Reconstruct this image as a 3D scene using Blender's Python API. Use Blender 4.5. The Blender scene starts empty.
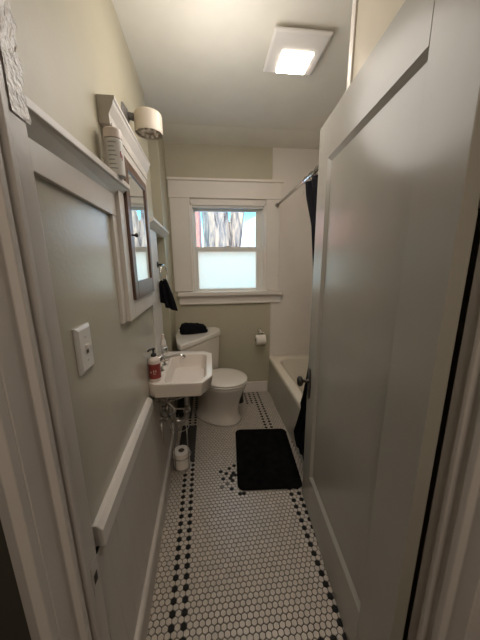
import bpy, bmesh, math, random
from mathutils import Vector, Matrix
random.seed(7)
SC = bpy.context.scene
COL = SC.collection
PI = math.pi

# ------------------------------------------------------------------ materials
def new_mat(name):
    m = bpy.data.materials.new(name); m.use_nodes = True
    nt = m.node_tree
    return m, nt, nt.nodes['Principled BSDF']

def paint(name, col, rough=0.4, var=0.04, bump=0.0, bscale=60.0, metal=0.0, vscale=6.0, spec=0.5, coat=0.0):
    m, nt, b = new_mat(name)
    tc = nt.nodes.new('ShaderNodeTexCoord')
    n = nt.nodes.new('ShaderNodeTexNoise'); n.inputs['Scale'].default_value = vscale; n.inputs['Detail'].default_value = 4
    nt.links.new(tc.outputs['Object'], n.inputs['Vector'])
    r = nt.nodes.new('ShaderNodeValToRGB')
    c0 = [max(0, c*(1-var)) for c in col]; c1 = [min(1, c*(1+var)) for c in col]
    r.color_ramp.elements[0].position = .3; r.color_ramp.elements[1].position = .7
    r.color_ramp.elements[0].color = (*c0, 1); r.color_ramp.elements[1].color = (*c1, 1)
    nt.links.new(n.outputs['Fac'], r.inputs['Fac']); nt.links.new(r.outputs['Color'], b.inputs['Base Color'])
    b.inputs['Roughness'].default_value = rough; b.inputs['Metallic'].default_value = metal
    b.inputs['Specular IOR Level'].default_value = spec
    b.inputs['Coat Weight'].default_value = coat
    if bump:
        n2 = nt.nodes.new('ShaderNodeTexNoise'); n2.inputs['Scale'].default_value = bscale; n2.inputs['Detail'].default_value = 3
        nt.links.new(tc.outputs['Object'], n2.inputs['Vector'])
        bp = nt.nodes.new('ShaderNodeBump'); bp.inputs['Strength'].default_value = bump; bp.inputs['Distance'].default_value = .01
        nt.links.new(n2.outputs['Fac'], bp.inputs['Height']); nt.links.new(bp.outputs['Normal'], b.inputs['Normal'])
    return m

M = {}
M['wall_green'] = paint('wall_green', (.47, .43, .32), .45, .03, .04, 90)
M['panel_green'] = paint('panel_green', (.48, .45, .37), .24, .03, .06, 70)
M['ceiling'] = paint('ceiling', (.74, .71, .63), .55, .03, .10, 12)
M['white_trim'] = paint('white_trim', (.62, .58, .53), .35, .03, .06, 40)
M['window_trim'] = paint('window_trim', (.74, .68, .62), .40, .02)
M['jamb_paint'] = paint('jamb_paint', (.50, .46, .42), .34, .04, .05, 55)
M['jamb_rough'] = paint('jamb_rough', (.60, .56, .52), .22, .04, .5, 90)
M['wainscot'] = paint('wainscot', (.46, .425, .385), .38, .03, .05, 40)
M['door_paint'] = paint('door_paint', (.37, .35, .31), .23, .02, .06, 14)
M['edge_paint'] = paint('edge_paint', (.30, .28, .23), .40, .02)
M['surround'] = paint('surround', (.72, .66, .60), .30, .02)
M['porcelain'] = paint('porcelain', (.72, .67, .60), .14, .01, coat=.3)
M['porcelain_sink'] = paint('porcelain_sink', (.74, .67, .60), .12, .01, coat=.3)
M['tub'] = paint('tub', (.72, .66, .545), .18, .02)
M['apron'] = paint('apron', (.44, .42, .36), .22, .03)  # tub porcelain with the shade on its side painted into the colour
M['chrome'] = paint('chrome', (.72, .71, .69), .12, .02, metal=1.0)
M['old_chrome'] = paint('old_chrome', (.46, .44, .41), .32, .15, metal=1.0, vscale=30)
M['dark_metal'] = paint('dark_metal', (.045, .038, .032), .38, .2, metal=.6)
M['wood_frame'] = paint('wood_frame', (.11, .062, .042), .32, .25, .05, 30, vscale=25)
M['black_cloth'] = paint('black_cloth', (.008, .008, .010), .95, .3, .6, 250, spec=.1)
M['black_pile'] = paint('black_pile', (.006, .006, .006), 1.0, .5, .9, 180, vscale=20, spec=.05)
M['grey_mat'] = paint('grey_mat', (.035, .033, .032), .8, .2, .3, 120)
M['black_plastic'] = paint('black_plastic', (.012, .012, .012), .4, .2)
M['dark_bin'] = paint('dark_bin', (.045, .048, .045), .45, .2)
M['mount_grey'] = paint('mount_grey', (.14, .13, .12), .5, .1)
M['paper'] = paint('paper', (.82, .76, .68), .9, .03, .2, 90)
M['cardboard'] = paint('cardboard', (.12, .09, .07), .9, .1)
M['plastic_white'] = paint('plastic_white', (.72, .69, .65), .35, .02)
M['soap_white'] = paint('soap_white', (.70, .60, .54), .35, .03)
M['soap_red'] = paint('soap_red', (.27, .045, .035), .38, .08)
M['bottle_grey'] = paint('bottle_grey', (.58, .56, .52), .4, .03)
M['print_grey'] = paint('print_grey', (.27, .27, .27), .5, .05)
M['print_red'] = paint('print_red', (.30, .04, .05), .5, .05)
M['shade_glass'] = paint('shade_glass', (.60, .53, .44), .35, .05)
M['grout'] = paint('grout', (.030, .026, .022), .9, .1)
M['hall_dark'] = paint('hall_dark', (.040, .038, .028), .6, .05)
M['hall_floor'] = paint('hall_floor', (.10, .06, .035), .4, .2)
M['brown_wall'] = paint('brown_wall', (.22, .18, .13), .5, .05)
M['partition'] = paint('partition', (.56, .50, .40), .26, .03, .08, 6)
M['vinyl'] = paint('vinyl', (.76, .73, .68), .4, .02)
M['brick'] = paint('brick', (.42, .17, .13), .9, .2)
M['snow'] = paint('snow', (.58, .60, .62), .9, .3, vscale=1.6)
M['siding'] = paint('siding', (.42, .42, .42), .9, .4, vscale=2.2)
M['foliage'] = paint('foliage', (.2, .22, .12), .9, .3)

def tile_mat(name, col, rough):
    m, nt, b = new_mat(name)
    tc = nt.nodes.new('ShaderNodeTexCoord')
    n = nt.nodes.new('ShaderNodeTexNoise'); n.inputs['Scale'].default_value = 26; n.inputs['Detail'].default_value = 2
    nt.links.new(tc.outputs['Object'], n.inputs['Vector'])
    r = nt.nodes.new('ShaderNodeValToRGB')
    r.color_ramp.elements[0].position = .25; r.color_ramp.elements[1].position = .75
    r.color_ramp.elements[0].color = (*[c*.86 for c in col], 1); r.color_ramp.elements[1].color = (*[c*1.08 for c in col], 1)
    nt.links.new(n.outputs['Fac'], r.inputs['Fac']); nt.links.new(r.outputs['Color'], b.inputs['Base Color'])
    b.inputs['Roughness'].default_value = rough
    return m
M['tile_white'] = tile_mat('tile_white', (.48, .43, .37), .28)
M['tile_black'] = tile_mat('tile_black', (.006, .0055, .005), .45); M['tile_black'].node_tree.nodes['Principled BSDF'].inputs['Specular IOR Level'].default_value = .25
M['tile_grey'] = tile_mat('tile_grey', (.12, .10, .09), .3)

def emission(name, col, s):
    m = bpy.data.materials.new(name); m.use_nodes = True; nt = m.node_tree
    nt.nodes.clear(); e = nt.nodes.new('ShaderNodeEmission'); o = nt.nodes.new('ShaderNodeOutputMaterial')
    e.inputs['Color'].default_value = (*col, 1); e.inputs['Strength'].default_value = s
    nt.links.new(e.outputs[0], o.inputs['Surface']); return m
M['lamp'] = emission('lamp', (1.0, .88, .75), 38)

m, nt, b = new_mat('mirror'); b.inputs['Base Color'].default_value = (.82, .86, .84, 1); b.inputs['Metallic'].default_value = 1; b.inputs['Roughness'].default_value = .03
M['mirror'] = m

m = bpy.data.materials.new('clear_glass'); m.use_nodes = True; nt = m.node_tree; nt.nodes.clear()
o = nt.nodes.new('ShaderNodeOutputMaterial'); mx = nt.nodes.new('ShaderNodeMixShader'); tr = nt.nodes.new('ShaderNodeBsdfTransparent'); gl = nt.nodes.new('ShaderNodeBsdfGlossy')
gl.inputs['Roughness'].default_value = .02; fr = nt.nodes.new('ShaderNodeFresnel'); fr.inputs['IOR'].default_value = 1.10
nt.links.new(fr.outputs[0], mx.inputs[0]); nt.links.new(tr.outputs[0], mx.inputs[1]); nt.links.new(gl.outputs[0], mx.inputs[2]); nt.links.new(mx.outputs[0], o.inputs['Surface'])
M['clear_glass'] = m

# frosted lower pane: a diffusing film, brighter daylight comes through it
m = bpy.data.materials.new('frosted_glass'); m.use_nodes = True; nt = m.node_tree; nt.nodes.clear()
o = nt.nodes.new('ShaderNodeOutputMaterial'); mx = nt.nodes.new('ShaderNodeMixShader'); tl = nt.nodes.new('ShaderNodeBsdfTranslucent'); gl = nt.nodes.new('ShaderNodeBsdfGlossy')
tl.inputs['Color'].default_value = (.92, .96, 1.0, 1); gl.inputs['Roughness'].default_value = .25; mx.inputs[0].default_value = .05
tc = nt.nodes.new('ShaderNodeTexCoord'); nz = nt.nodes.new('ShaderNodeTexNoise'); nz.inputs['Scale'].default_value = 40
rp = nt.nodes.new('ShaderNodeValToRGB'); rp.color_ramp.elements[0].color = (.98, .80, .66, 1); rp.color_ramp.elements[1].color = (1, .85, .72, 1)
nt.links.new(tc.outputs['Object'], nz.inputs['Vector']); nt.links.new(nz.outputs['Fac'], rp.inputs['Fac']); nt.links.new(rp.outputs['Color'], tl.inputs['Color'])
nt.links.new(tl.outputs[0], mx.inputs[1]); nt.links.new(gl.outputs[0], mx.inputs[2]); nt.links.new(mx.outputs[0], o.inputs['Surface'])
M['frosted_glass'] = m

# bark: vertical ridges
m, nt, b = new_mat('bark')
tc = nt.nodes.new('ShaderNodeTexCoord'); mp = nt.nodes.new('ShaderNodeMapping'); mp.inputs['Scale'].default_value = (14, 14, 2.2)
n = nt.nodes.new('ShaderNodeTexNoise'); n.inputs['Scale'].default_value = 1.0; n.inputs['Detail'].default_value = 6; n.inputs['Distortion'].default_value = .6
r = nt.nodes.new('ShaderNodeValToRGB')
r.color_ramp.elements[0].position = .36; r.color_ramp.elements[0].color = (.07, .055, .045, 1)
r.color_ramp.elements[1].position = .62; r.color_ramp.elements[1].color = (.46, .34, .24, 1)
e = r.color_ramp.elements.new(.48); e.color = (.22, .19, .17, 1)
nt.links.new(tc.outputs['Object'], mp.inputs['Vector']); nt.links.new(mp.outputs[0], n.inputs['Vector']); nt.links.new(n.outputs['Fac'], r.inputs['Fac']); nt.links.new(r.outputs['Color'], b.inputs['Base Color'])
bp = nt.nodes.new('ShaderNodeBump'); bp.inputs['Strength'].default_value = 1; bp.inputs['Distance'].default_value = .05
nt.links.new(n.outputs['Fac'], bp.inputs['Height']); nt.links.new(bp.outputs['Normal'], b.inputs['Normal']); b.inputs['Roughness'].default_value = .9
M['bark'] = m

# ------------------------------------------------------------------ mesh helpers
class G:
    """collects shapes into one mesh, world coordinates"""
    def __init__(s, T=None): s.bm = bmesh.new(); s.T = T
    def v(s, p):
        p = Vector(p)
        if s.T: p = s.T(p)
        return s.bm.verts.new(p)
    def poly(s, pts): return s.bm.faces.new([s.v(p) for p in pts])
    def hexa(s, a, b):
        """a, b : lists of four corners (bottom loop, top loop)"""
        A = [s.v(p) for p in a]; B = [s.v(p) for p in b]; n = len(A)
        s.bm.faces.new(A[::-1]); s.bm.faces.new(B)
        for i in range(n): s.bm.faces.new((A[i], A[(i+1) % n], B[(i+1) % n], B[i]))
        return s
    def box(s, x0, y0, z0, x1, y1, z1):
        return s.hexa([(x0,y0,z0),(x1,y0,z0),(x1,y1,z0),(x0,y1,z0)], [(x0,y0,z1),(x1,y0,z1),(x1,y1,z1),(x0,y1,z1)])
    def prism(s, prof, f, t0, t1):
        """profile points (a, b) mapped by f(a, b, t) and extruded t0..t1"""
        return s.hexa([f(a, b, t0) for a, b in prof], [f(a, b, t1) for a, b in prof])
    def lathe(s, prof, c=(0,0,0), axis='z', n=24, cap=True):
        c = Vector(c); rings = []
        if isinstance(axis, str): w = Vector({'x': (1,0,0), 'y': (0,1,0), 'z': (0,0,1)}[axis])
        else: w = Vector(axis).normalized()
        u = w.orthogonal().normalized(); q = w.cross(u)
        for r, h in prof:
            rings.append([s.v(c + w*h + (u*math.cos(2*PI*i/n) + q*math.sin(2*PI*i/n))*max(r, 1e-4)) for i in range(n)])
        for a, b in zip(rings, rings[1:]):
            for i in range(n): s.bm.faces.new((a[i], a[(i+1) % n], b[(i+1) % n], b[i]))
        if cap: s.bm.faces.new(rings[0][::-1]); s.bm.faces.new(rings[-1])
        return s
    def tube(s, pts, r, n=10, closed=False):
        pts = [Vector(p) for p in pts]; rings = []; N = len(pts); u = None
        for i, p in enumerate(pts):
            if closed: d = pts[(i+1) % N] - pts[i-1]
            else: d = pts[min(i+1, N-1)] - pts[max(i-1, 0)]
            d.normalize()
            u = d.orthogonal().normalized() if u is None else (u - d*u.dot(d)).normalized()
            q = d.cross(u); rr = r[i] if isinstance(r, (list, tuple)) else r
            rings.append([s.v(p + (u*math.cos(2*PI*k/n) + q*math.sin(2*PI*k/n))*rr) for k in range(n)])
        prs = list(zip(rings, rings[1:])) + ([(rings[-1], rings[0])] if closed else [])
        for a, b in prs:
            for k in range(n): s.bm.faces.new((a[k], a[(k+1) % n], b[(k+1) % n], b[k]))
        if not closed: s.bm.faces.new(rings[0][::-1]); s.bm.faces.new(rings[-1])
        return s
    def loft(s, loops, cap0=True, cap1=True):
        R = [[s.v(p) for p in L] for L in loops]; n = len(R[0])
        for a, b in zip(R, R[1:]):
            for i in range(n): s.bm.faces.new((a[i], a[(i+1) % n], b[(i+1) % n], b[i]))
        if cap0: s.bm.faces.new(R[0][::-1])
        if cap1: s.bm.faces.new(R[-1])
        return s
    def grid(s, f, nu, nv):
        V = [[s.v(f(i/nu, j/nv)) for j in range(nv+1)] for i in range(nu+1)]
        for i in range(nu):
            for j in range(nv): s.bm.faces.new((V[i][j], V[i+1][j], V[i+1][j+1], V[i][j+1]))
        return s

def wloc(o):
    p = Vector((0,0,0))
    while o is not None: p = p + o.location; o = o.parent
    return p

def obj(name, g, mats, parent=None, bevel=0.0, smooth=False, seg=2, subsurf=0, solid=0.0, origin=None):
    bm = g.bm
    bmesh.ops.recalc_face_normals(bm, faces=bm.faces)
    me = bpy.data.meshes.new(name)
    xs = [v.co.x for v in bm.verts]; ys = [v.co.y for v in bm.verts]; zs = [v.co.z for v in bm.verts]
    if origin is None: origin = ((min(xs)+max(xs))/2, (min(ys)+max(ys))/2, min(zs))
    origin = Vector(origin)
    bmesh.ops.translate(bm, verts=bm.verts, vec=-origin)
    bm.to_mesh(me); bm.free()
    for mt in (mats if isinstance(mats, (list, tuple)) else [mats]): me.materials.append(mt)
    o = bpy.data.objects.new(name, me); COL.objects.link(o)
    if parent is not None:
        o.parent = parent; o.location = origin - wloc(parent)
    else: o.location = origin
    if smooth:
        for p in me.polygons: p.use_smooth = True
    if solid:
        md = o.modifiers.new('solid', 'SOLIDIFY'); md.thickness = solid; md.offset = 0
    if bevel:
        md = o.modifiers.new('bevel', 'BEVEL'); md.width = bevel; md.segments = seg; md.limit_method = 'ANGLE'; md.angle_limit = math.radians(40)
    if subsurf:
        md = o.modifiers.new('sub', 'SUBSURF'); md.levels = subsurf; md.render_levels = subsurf
    if smooth == 'auto':
        md = o.modifiers.new('wn', 'WEIGHTED_NORMAL'); md.keep_sharp = True
    return o

def tag(o, label, cat, group=None, kind=None):
    o['label'] = label; o['category'] = cat
    if group: o['group'] = group
    if kind: o['kind'] = kind
    return o
def thing(name, label, cat, loc, group=None):
    o = bpy.data.objects.new(name, None); COL.objects.link(o); o.location = loc; o.empty_display_size = .05
    return tag(o, label, cat, group)
def struct_root(name, loc):
    o = bpy.data.objects.new(name, None); COL.objects.link(o); o.location = loc; o['kind'] = 'structure'; o.empty_display_size = .05
    return o
def struct(name, g, mats, **k):
    o = obj(name, g, mats, **k); o['kind'] = 'structure'; return o

# frame of the left wall, which runs very slightly out of square: (y along, d out of the wall, z)
SL = -.023
def LW(p):  # p = (d, y, z)
    d, y, z = p
    return Vector((-.363 + SL*(y-.6) + d, y + .023*d, z))
def lx(y, d=0): return -.363 + SL*(y-.6) + d
def GL(): return G(T=LW)

# ------------------------------------------------------------------ camera
cam_d = bpy.data.cameras.new('camera'); cam = bpy.data.objects.new('camera', cam_d); COL.objects.link(cam)
F = 255.0
def unit(v): return v.normalized()
vy = unit(Vector((210-240, 265-320, F))); vz = Vector((252-240, 1530-320, F))
dn = unit(vz - vy*vz.dot(vy)); up = -dn; xr = vy.cross(up)
# rows of R map camera(right, down, fwd) to world
R = Matrix((xr, vy, up))
right = R @ Vector((1,0,0)); down = R @ Vector((0,1,0)); fwd = R @ Vector((0,0,1))
mw = Matrix((( right.x, -down.x, -fwd.x, 0), (right.y, -down.y, -fwd.y, 0), (right.z, -down.z, -fwd.z, 1.45), (0,0,0,1)))
cam.matrix_world = mw
cam_d.sensor_fit = 'HORIZONTAL'; cam_d.sensor_width = 36; cam_d.lens = 36*F/480; cam_d.clip_start = .02; cam_d.clip_end = 200
SC.camera = cam

YB = 2.70; ZC = 2.585; XR = 1.39

# ------------------------------------------------------------------ floor: hex mosaic
def floor_obj():
    g = G(); bm = g.bm
    g.poly([(-.5, .40, -.004), (XR+.1, .40, -.004), (XR+.1, 2.8, -.004), (-.5, 2.8, -.004)])
    for f in bm.faces: f.material_index = 2
    p = .0252; rowh = p*.8660254; th = -.0215
    ax, ay = math.cos(th), -math.sin(th)      # column axis leans a little
    flower = [(.029,1.562),(.071,1.538),(.1,1.59),(.135,1.614),(.115,1.551),(.047,1.498),(.104,1.504),(.109,1.525),(.115,1.473),(.099,1.41),(.148,1.374),(.135,1.53)]
    greys = [(.072,1.453),(.037,1.43)]
    def pos(i, j):
        u = (i + .5*(j % 2))*p; w = j*rowh
        return (-.207 + u*math.cos(th) - w*math.sin(-th)*1.0, .781 + u*0.012*0 + w)
    def nearest(pt):
        best = None
        for j in range(-20, 95):
            for i in range(-6, 36):
                x, y = pos(i, j); dd = (x-pt[0])**2 + (y-pt[1])**2
                if best is None or dd < best[0]: best = (dd, i, j)
        return best[1:]
    FB = {nearest(q) for q in flower}; FG = {nearest(q) for q in greys}
    # mirrored half of the rosette continues under the bath mat
    for (i, j) in list(FB):
        cx = .155; x, y = pos(i, j); FB.add(nearest((2*cx - x, y)))
    rt = p/2*1.1547*.89
    for j in range(-17, 89):
        for i in range(-8, 48):
            x, y = pos(i, j)
            if x < -.36 or x > 1.0 or y > YB-.012 or y < .42: continue
            if x > .64 and y > 1.15: continue
            black = False
            if j % 2 == 0 and i in (0, 2) and j >= -14: black = True
            if j % 2 == 1 and i in (27, 29) and j >= -5: black = True
            if j == -5 and i in (25, 23): black = True
            if i in (23, 25) and j % 2 == 1 and j >= 77: black = True
            mi = 1 if black or (i, j) in FB else 0
            if (i, j) in FG: mi = 3
            dz = random.uniform(-.0003, .0003)
            ring0, ring1 = [], []
            for k in range(6):
                a = PI/6 + k*PI/3 + th
                ring0.append(bm.verts.new((x + rt*math.cos(a), y + rt*math.sin(a), -.0025)))
                ring1.append(bm.verts.new((x + rt*.90*math.cos(a), y + rt*.90*math.sin(a), dz)))
            f = bm.faces.new(ring1); f.material_index = mi
            for k in range(6):
                f = bm.faces.new((ring0[k], ring0[(k+1) % 6], ring1[(k+1) % 6], ring1[k])); f.material_index = mi
    return struct('floor', g, [M['tile_white'], M['tile_black'], M['grout'], M['tile_grey']], origin=(0,0,0))
floor_obj()
g = G(); g.box(-1.4, -1.6, -.06, 1.4, .43, -.004); struct('floor_hall', g, M['hall_floor'])

# ------------------------------------------------------------------ ceiling and walls
g = G(); g.box(-.8, .40, ZC, XR+.1, YB+.1, ZC+.08); struct('ceiling', g, M['ceiling'])
# sloped plaster strip where the ceiling meets the back wall
g = G(); g.hexa([(-.5,2.44,ZC),(1.4,2.44,ZC),(1.4,YB,ZC),(-.5,YB,ZC)], [(-.5,2.44,ZC-.001),(1.4,2.44,ZC-.001),(1.4,YB,ZC-.035),(-.5,YB,ZC-.035)]); struct('trim_1', g, M['ceiling'])
# left wall
g = GL(); g.box(-.16, .41, 0, -.007, 2.06, ZC+.01); g.box(-.16, 2.06, 0, -.085, 2.72, ZC+.01); struct('wall_left', g, [M['wall_green']])
g = GL(); g.box(-.008, .46, .62, .000, 1.72, 1.66); struct('trim_2', g, M['panel_green'])          # painted glossy panel
g = GL(); g.box(-.008, .46, 1.640, .014, 1.165, 1.765); g.box(-.008, 1.078, 1.215, .013, 1.135, 1.640); struct('trim_3', g, M['white_trim'], bevel=.002)
# plate shelves with cove moulding
def shelf_prof(): return [(-.03,1.77),(.055,1.77),(.055,1.752),(.046,1.748),(.014,1.715),(-.03,1.715)]
g = GL(); g.prism(shelf_prof(), lambda a,b,t: (a*(1 if a < 0 else .80+.20*(t-.55)/.655),t,b+(t-1.0)*.045), .55, 1.205); struct('trim_4', g, M['white_trim'], bevel=.002)
g = GL(); g.prism([(a,b-.03) for a,b in shelf_prof()], lambda a,b,t: (a,t,b), 1.70, 2.42); struct('trim_5', g, M['white_trim'], bevel=.002)
g = GL(); g.box(-.02, 1.70, .72, .010, 2.03, 1.70); struct('trim_6', g, M['white_trim'], bevel=.002)
# lower wall: board wainscot with vertical grooves, cap rail
def wsec(e): return [(-.02,0),(.052+e,0),(.014+e,.642),(-.02,.642)]
g = GL(); g.prism(wsec(0), lambda a,b,t: (a,t,b), .46, 2.05)
y = .50
while y < 1.58:
    g.prism([(.02,.0),(.053,.0),(.0152,.642),(.0,.642)], lambda a,b,t: (a,t,b), y, y+.084); y += .085
struct('wall_wainscot', g, M['wainscot'], bevel=.001)
g = GL(); g.prism([(-.01,.716),(.012,.714),(.028,.696),(.030,.640),(-.01,.640)], lambda a,b,t: (a,t,b), .638, 1.385); struct('trim_7', g, M['white_trim'], bevel=.003)
g = GL(); g.prism([(-.01,0),(.067,0),(.065,.112),(.058,.122),(-.01,.126)], lambda a,b,t: (a,t,b), .46, 2.05); struct('baseboard_left', g, M['wainscot'], bevel=.003)
# pipe chase in the far left corner
g = G(); g.box(-.52, 2.37, 0, -.385, YB+.02, ZC+.005); struct('wall_chase', g, M['wall_green'], bevel=.004)
# back wall with window opening
WX0, WX1, WZ0, WZ1 = -.172, .572, 1.165, 2.035
g = G()
g.box(-.6, YB, -.02, WX0, YB+.14, ZC+.05); g.box(WX1, YB, -.02, .64, YB+.14, ZC+.05)
g.box(WX0, YB, -.02, WX1, YB+.14, WZ0); g.box(WX0, YB, WZ1, WX1, YB+.14, ZC+.05)
struct('wall_back', g, M['wall_green'])
g = G(); g.box(.64, YB-.004, 0, XR+.1, YB+.14, ZC-.02); g.box(.648, YB-.007, 0, XR+.1, YB-.003, 2.50)
struct('wall_surround', g, M['surround'], bevel=.002)
g = G(); g.box(XR, 1.10, -.02, XR+.1, YB+.1, ZC+.05); struct('wall_right', g, M['surround'])
g = G(); g.box(XR, .36, -.02, XR+.1, 1.10, ZC+.05); struct('wall_alcove', g, M['brown_wall'])
g = G(); g.box(-.40, YB-.016, 0, .615, YB+.002, .128); struct('baseboard_back', g, M['window_trim'], bevel=.003)
# partition at the near end of the tub
g = G(); g.box(.575, .456, 0, XR, 1.135, ZC+.01); struct('wall_partition', g, M['partition'])
g = G(); g.box(.568, 1.112, 0, .578, 1.143, ZC+.005); struct('trim_8', g, M['window_trim'], bevel=.004)

# ------------------------------------------------------------------ doorway
# left jamb with stop; hall wall behind it
g = G()
g.prism([(-.330,.395),(-.315,.395),(-.315,.445),(-.303,.449),(-.303,.462),(-.315,.468),(-.315,.482),(-.307,.488),(-.307,.500),(-.316,.506),(-.316,.556),(-.330,.568),(-.362,.568),(-.362,.402),(-.330,.400)],
        lambda a,b,t: (a,b,t), 0, 2.13)
jl = struct('trim_9', g, M['jamb_paint'], bevel=.002)
g = G(); g.box(-.3165, .520, .635, -.3152, .552, .725); obj('strike_plate', g, M['jamb_paint'], jl, bevel=.001)
g = G(); g.box(-.3148, .528, .662, -.3140, .543, .690); obj('latch_hole', g, M['black_plastic'], jl)
# rough painted plaster lump on the upper part of the jamb
g = G(); g.grid(lambda u, v: (-.3140 + random.uniform(-.0006, .0006), 0.520 + .044*u + (.004*math.sin(v*40)+.003*math.sin(v*93))*(u > .9), 1.70 + .42*v), 12, 70)
struct('trim_10', g, M['jamb_rough'], smooth=True)
g = G(); g.prism([(-.316,.395),(-.316,.378),(-.330,.372),(-.345,.380),(-.352,.390),(-.372,.400),(-.372,.412),(-.33,.405)], lambda a,b,t: (a,b,t), 0, 2.16); struct('trim_11', g, M['jamb_paint'], bevel=.002)
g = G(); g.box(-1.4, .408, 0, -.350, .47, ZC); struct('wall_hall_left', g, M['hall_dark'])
# right jamb
g = G()
g.prism([(.512,.452),(.512,.425),(.504,.421),(.504,.411),(.512,.404),(.512,.392),(.502,.386),(.502,.372),(.512,.364),(.512,.33),(.56,.33),(.56,.452)], lambda a,b,t: (a,b,t), 0, 2.13)
struct('trim_12', g, M['jamb_paint'], bevel=.002)
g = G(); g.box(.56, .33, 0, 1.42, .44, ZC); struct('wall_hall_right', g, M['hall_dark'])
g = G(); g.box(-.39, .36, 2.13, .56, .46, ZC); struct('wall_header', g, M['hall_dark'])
g = G(); g.box(-1.45, -1.6, 0, -1.4, .47, 2.6); struct('wall_hall_side', g, M['hall_dark'])
g = G(); g.box(1.4, -1.6, 0, 1.45, .47, 2.6); struct('wall_hall_far', g, M['hall_dark'])
g = G(); g.box(-1.45, -1.65, 0, 1.45, -1.6, 2.6); struct('wall_hall_back', g, M['brown_wall'])
g = G(); g.box(-1.45, -1.65, 2.56, 1.45, .40, 2.62); struct('ceiling_hall', g, M['ceiling'])

# ------------------------------------------------------------------ door
DO = Vector((.470, .461, 0)); da = math.atan2(.070, .855); DL = .860; DT = .036; DZ0, DZ1 = .010, 2.072
def DT_(p):  # (along, out of the face toward the room, z): face is the -x side
    a, o, z = p
    return DO + Vector((math.sin(da)*a - math.cos(da)*o, math.cos(da)*a + math.sin(da)*o, z))
door = struct_root('door_1', (.470, .461, 0))
A0, A1, PZ0, PZ1 = .147, .735, .248, 1.905
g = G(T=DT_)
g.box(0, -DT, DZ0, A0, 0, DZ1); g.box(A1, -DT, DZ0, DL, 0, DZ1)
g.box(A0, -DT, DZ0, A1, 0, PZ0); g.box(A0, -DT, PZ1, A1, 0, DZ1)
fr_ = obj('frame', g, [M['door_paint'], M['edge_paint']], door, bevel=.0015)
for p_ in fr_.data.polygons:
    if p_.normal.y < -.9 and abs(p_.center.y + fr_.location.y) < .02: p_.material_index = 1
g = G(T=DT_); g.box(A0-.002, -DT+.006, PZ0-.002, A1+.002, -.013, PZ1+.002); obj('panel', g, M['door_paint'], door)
# sloped moulding round the panel
g = G(T=DT_)
w = .016
def mold(p0, p1, q0, q1):   # outer edge flush with face, inner edge deep
    g.poly([(p0[0],-.001,p0[1]), (p1[0],-.001,p1[1]), (q1[0],-.0125,q1[1]), (q0[0],-.0125,q0[1])])
o4 = [(A0,PZ0),(A1,PZ0),(A1,PZ1),(A0,PZ1)]; i4 = [(A0+w,PZ0+w),(A1-w,PZ0+w),(A1-w,PZ1-w),(A0+w,PZ1-w)]
for k in range(4): mold(o4[k], o4[(k+1)%4], i4[k], i4[(k+1)%4])
obj('molding', g, M['door_paint'], door)
# lock plate and knob
def plate_pts(o): 
    pts = []
    for k in range(24):
        t = 2*PI*k/24; pts.append((DL-.040 + .023*math.copysign(abs(math.cos(t))**.6, math.cos(t)), o, .790 + .092*math.copysign(abs(math.sin(t))**.75, math.sin(t))))
    return pts
g = G(T=DT_); g.loft([plate_pts(0), plate_pts(.005)]); pl = obj('lock_plate', g, M['dark_metal'], door, bevel=.002)
kc = DT_((DL-.040, .004, .806)); nrm = Vector((-math.cos(da), math.sin(da), 0))
g = G(); g.lathe([(.013,0),(.011,.008),(.0085,.014),(.0085,.032),(.013,.036),(.024,.041),(.0285,.049),(.028,.057),(.021,.064),(.008,.067)], kc, nrm, 20)
obj('knob', g, M['dark_metal'], door, smooth=True)
g = G(T=DT_); g.box(DL-.047, .004, .735, DL-.037, .0062, .755); obj('keyhole', g, M['black_plastic'], door)
g = G(); hp = DT_((-.006, -DT-.004, 1.555)); g.lathe([(.004,-.008),(.0075,-.004),(.0075,.052),(.0095,.054),(.0095,.060),(.004,.068)], hp, 'z', 14)
obj('hinge', g, M['old_chrome'], door, smooth=True)
g = G(); g.lathe([(.004,-.008),(.0075,-.004),(.0075,.052),(.0095,.054),(.0095,.060),(.004,.068)], hp - Vector((0,0,1.25)), 'z', 14); obj('hinge', g, M['old_chrome'], door, smooth=True)

# ------------------------------------------------------------------ window
win = struct_root('window_1', ((WX0+WX1)/2, YB, WZ0))
T = M['window_trim']
g = G()
g.box(-.365, YB-.020, 1.185, WX0-.012, YB, 2.090); g.box(WX1+.012, YB-.020, 1.185, .722, YB, 2.090)
obj('casing', g, T, win, bevel=.002)
g = G(); g.box(-.370, YB-.024, 2.092, .730, YB, 2.235); obj('head_casing', g, T, win, bevel=.002)
g = G(); g.box(-.378, YB-.040, 2.234, .745, YB, 2.257); g.box(-.372, YB-.030, 2.082, .728, YB, 2.094); obj('cap_molding', g, T, win, bevel=.003)
g = G(); g.box(-.335, YB-.062, 1.138, .757, YB+.06, 1.178); obj('stool', g, T, win, bevel=.005)
g = G(); g.box(-.325, YB-.022, 1.050, .745, YB, 1.138); g.box(-.325, YB-.030, 1.048, .745, YB, 1.064); obj('apron', g, T, win, bevel=.003)
g = G()   # jamb lining and inner stop beads
g.box(WX0-.014, YB-.004, 1.170, WX0+.012, YB+.13, WZ1+.01); g.box(WX1-.012, YB-.004, 1.170, WX1+.014, YB+.13, WZ1+.01); g.box(WX0-.014, YB-.004, WZ1-.012, WX1+.014, YB+.13, WZ1+.055)
g.box(WX0-.004, YB-.026, 1.178, WX0-.022, YB, 2.085); g.box(WX1+.004, YB-.026, 1.178, WX1+.022, YB, 2.085)
obj('jamb', g, T, win, bevel=.002)
V = M['vinyl']
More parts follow.
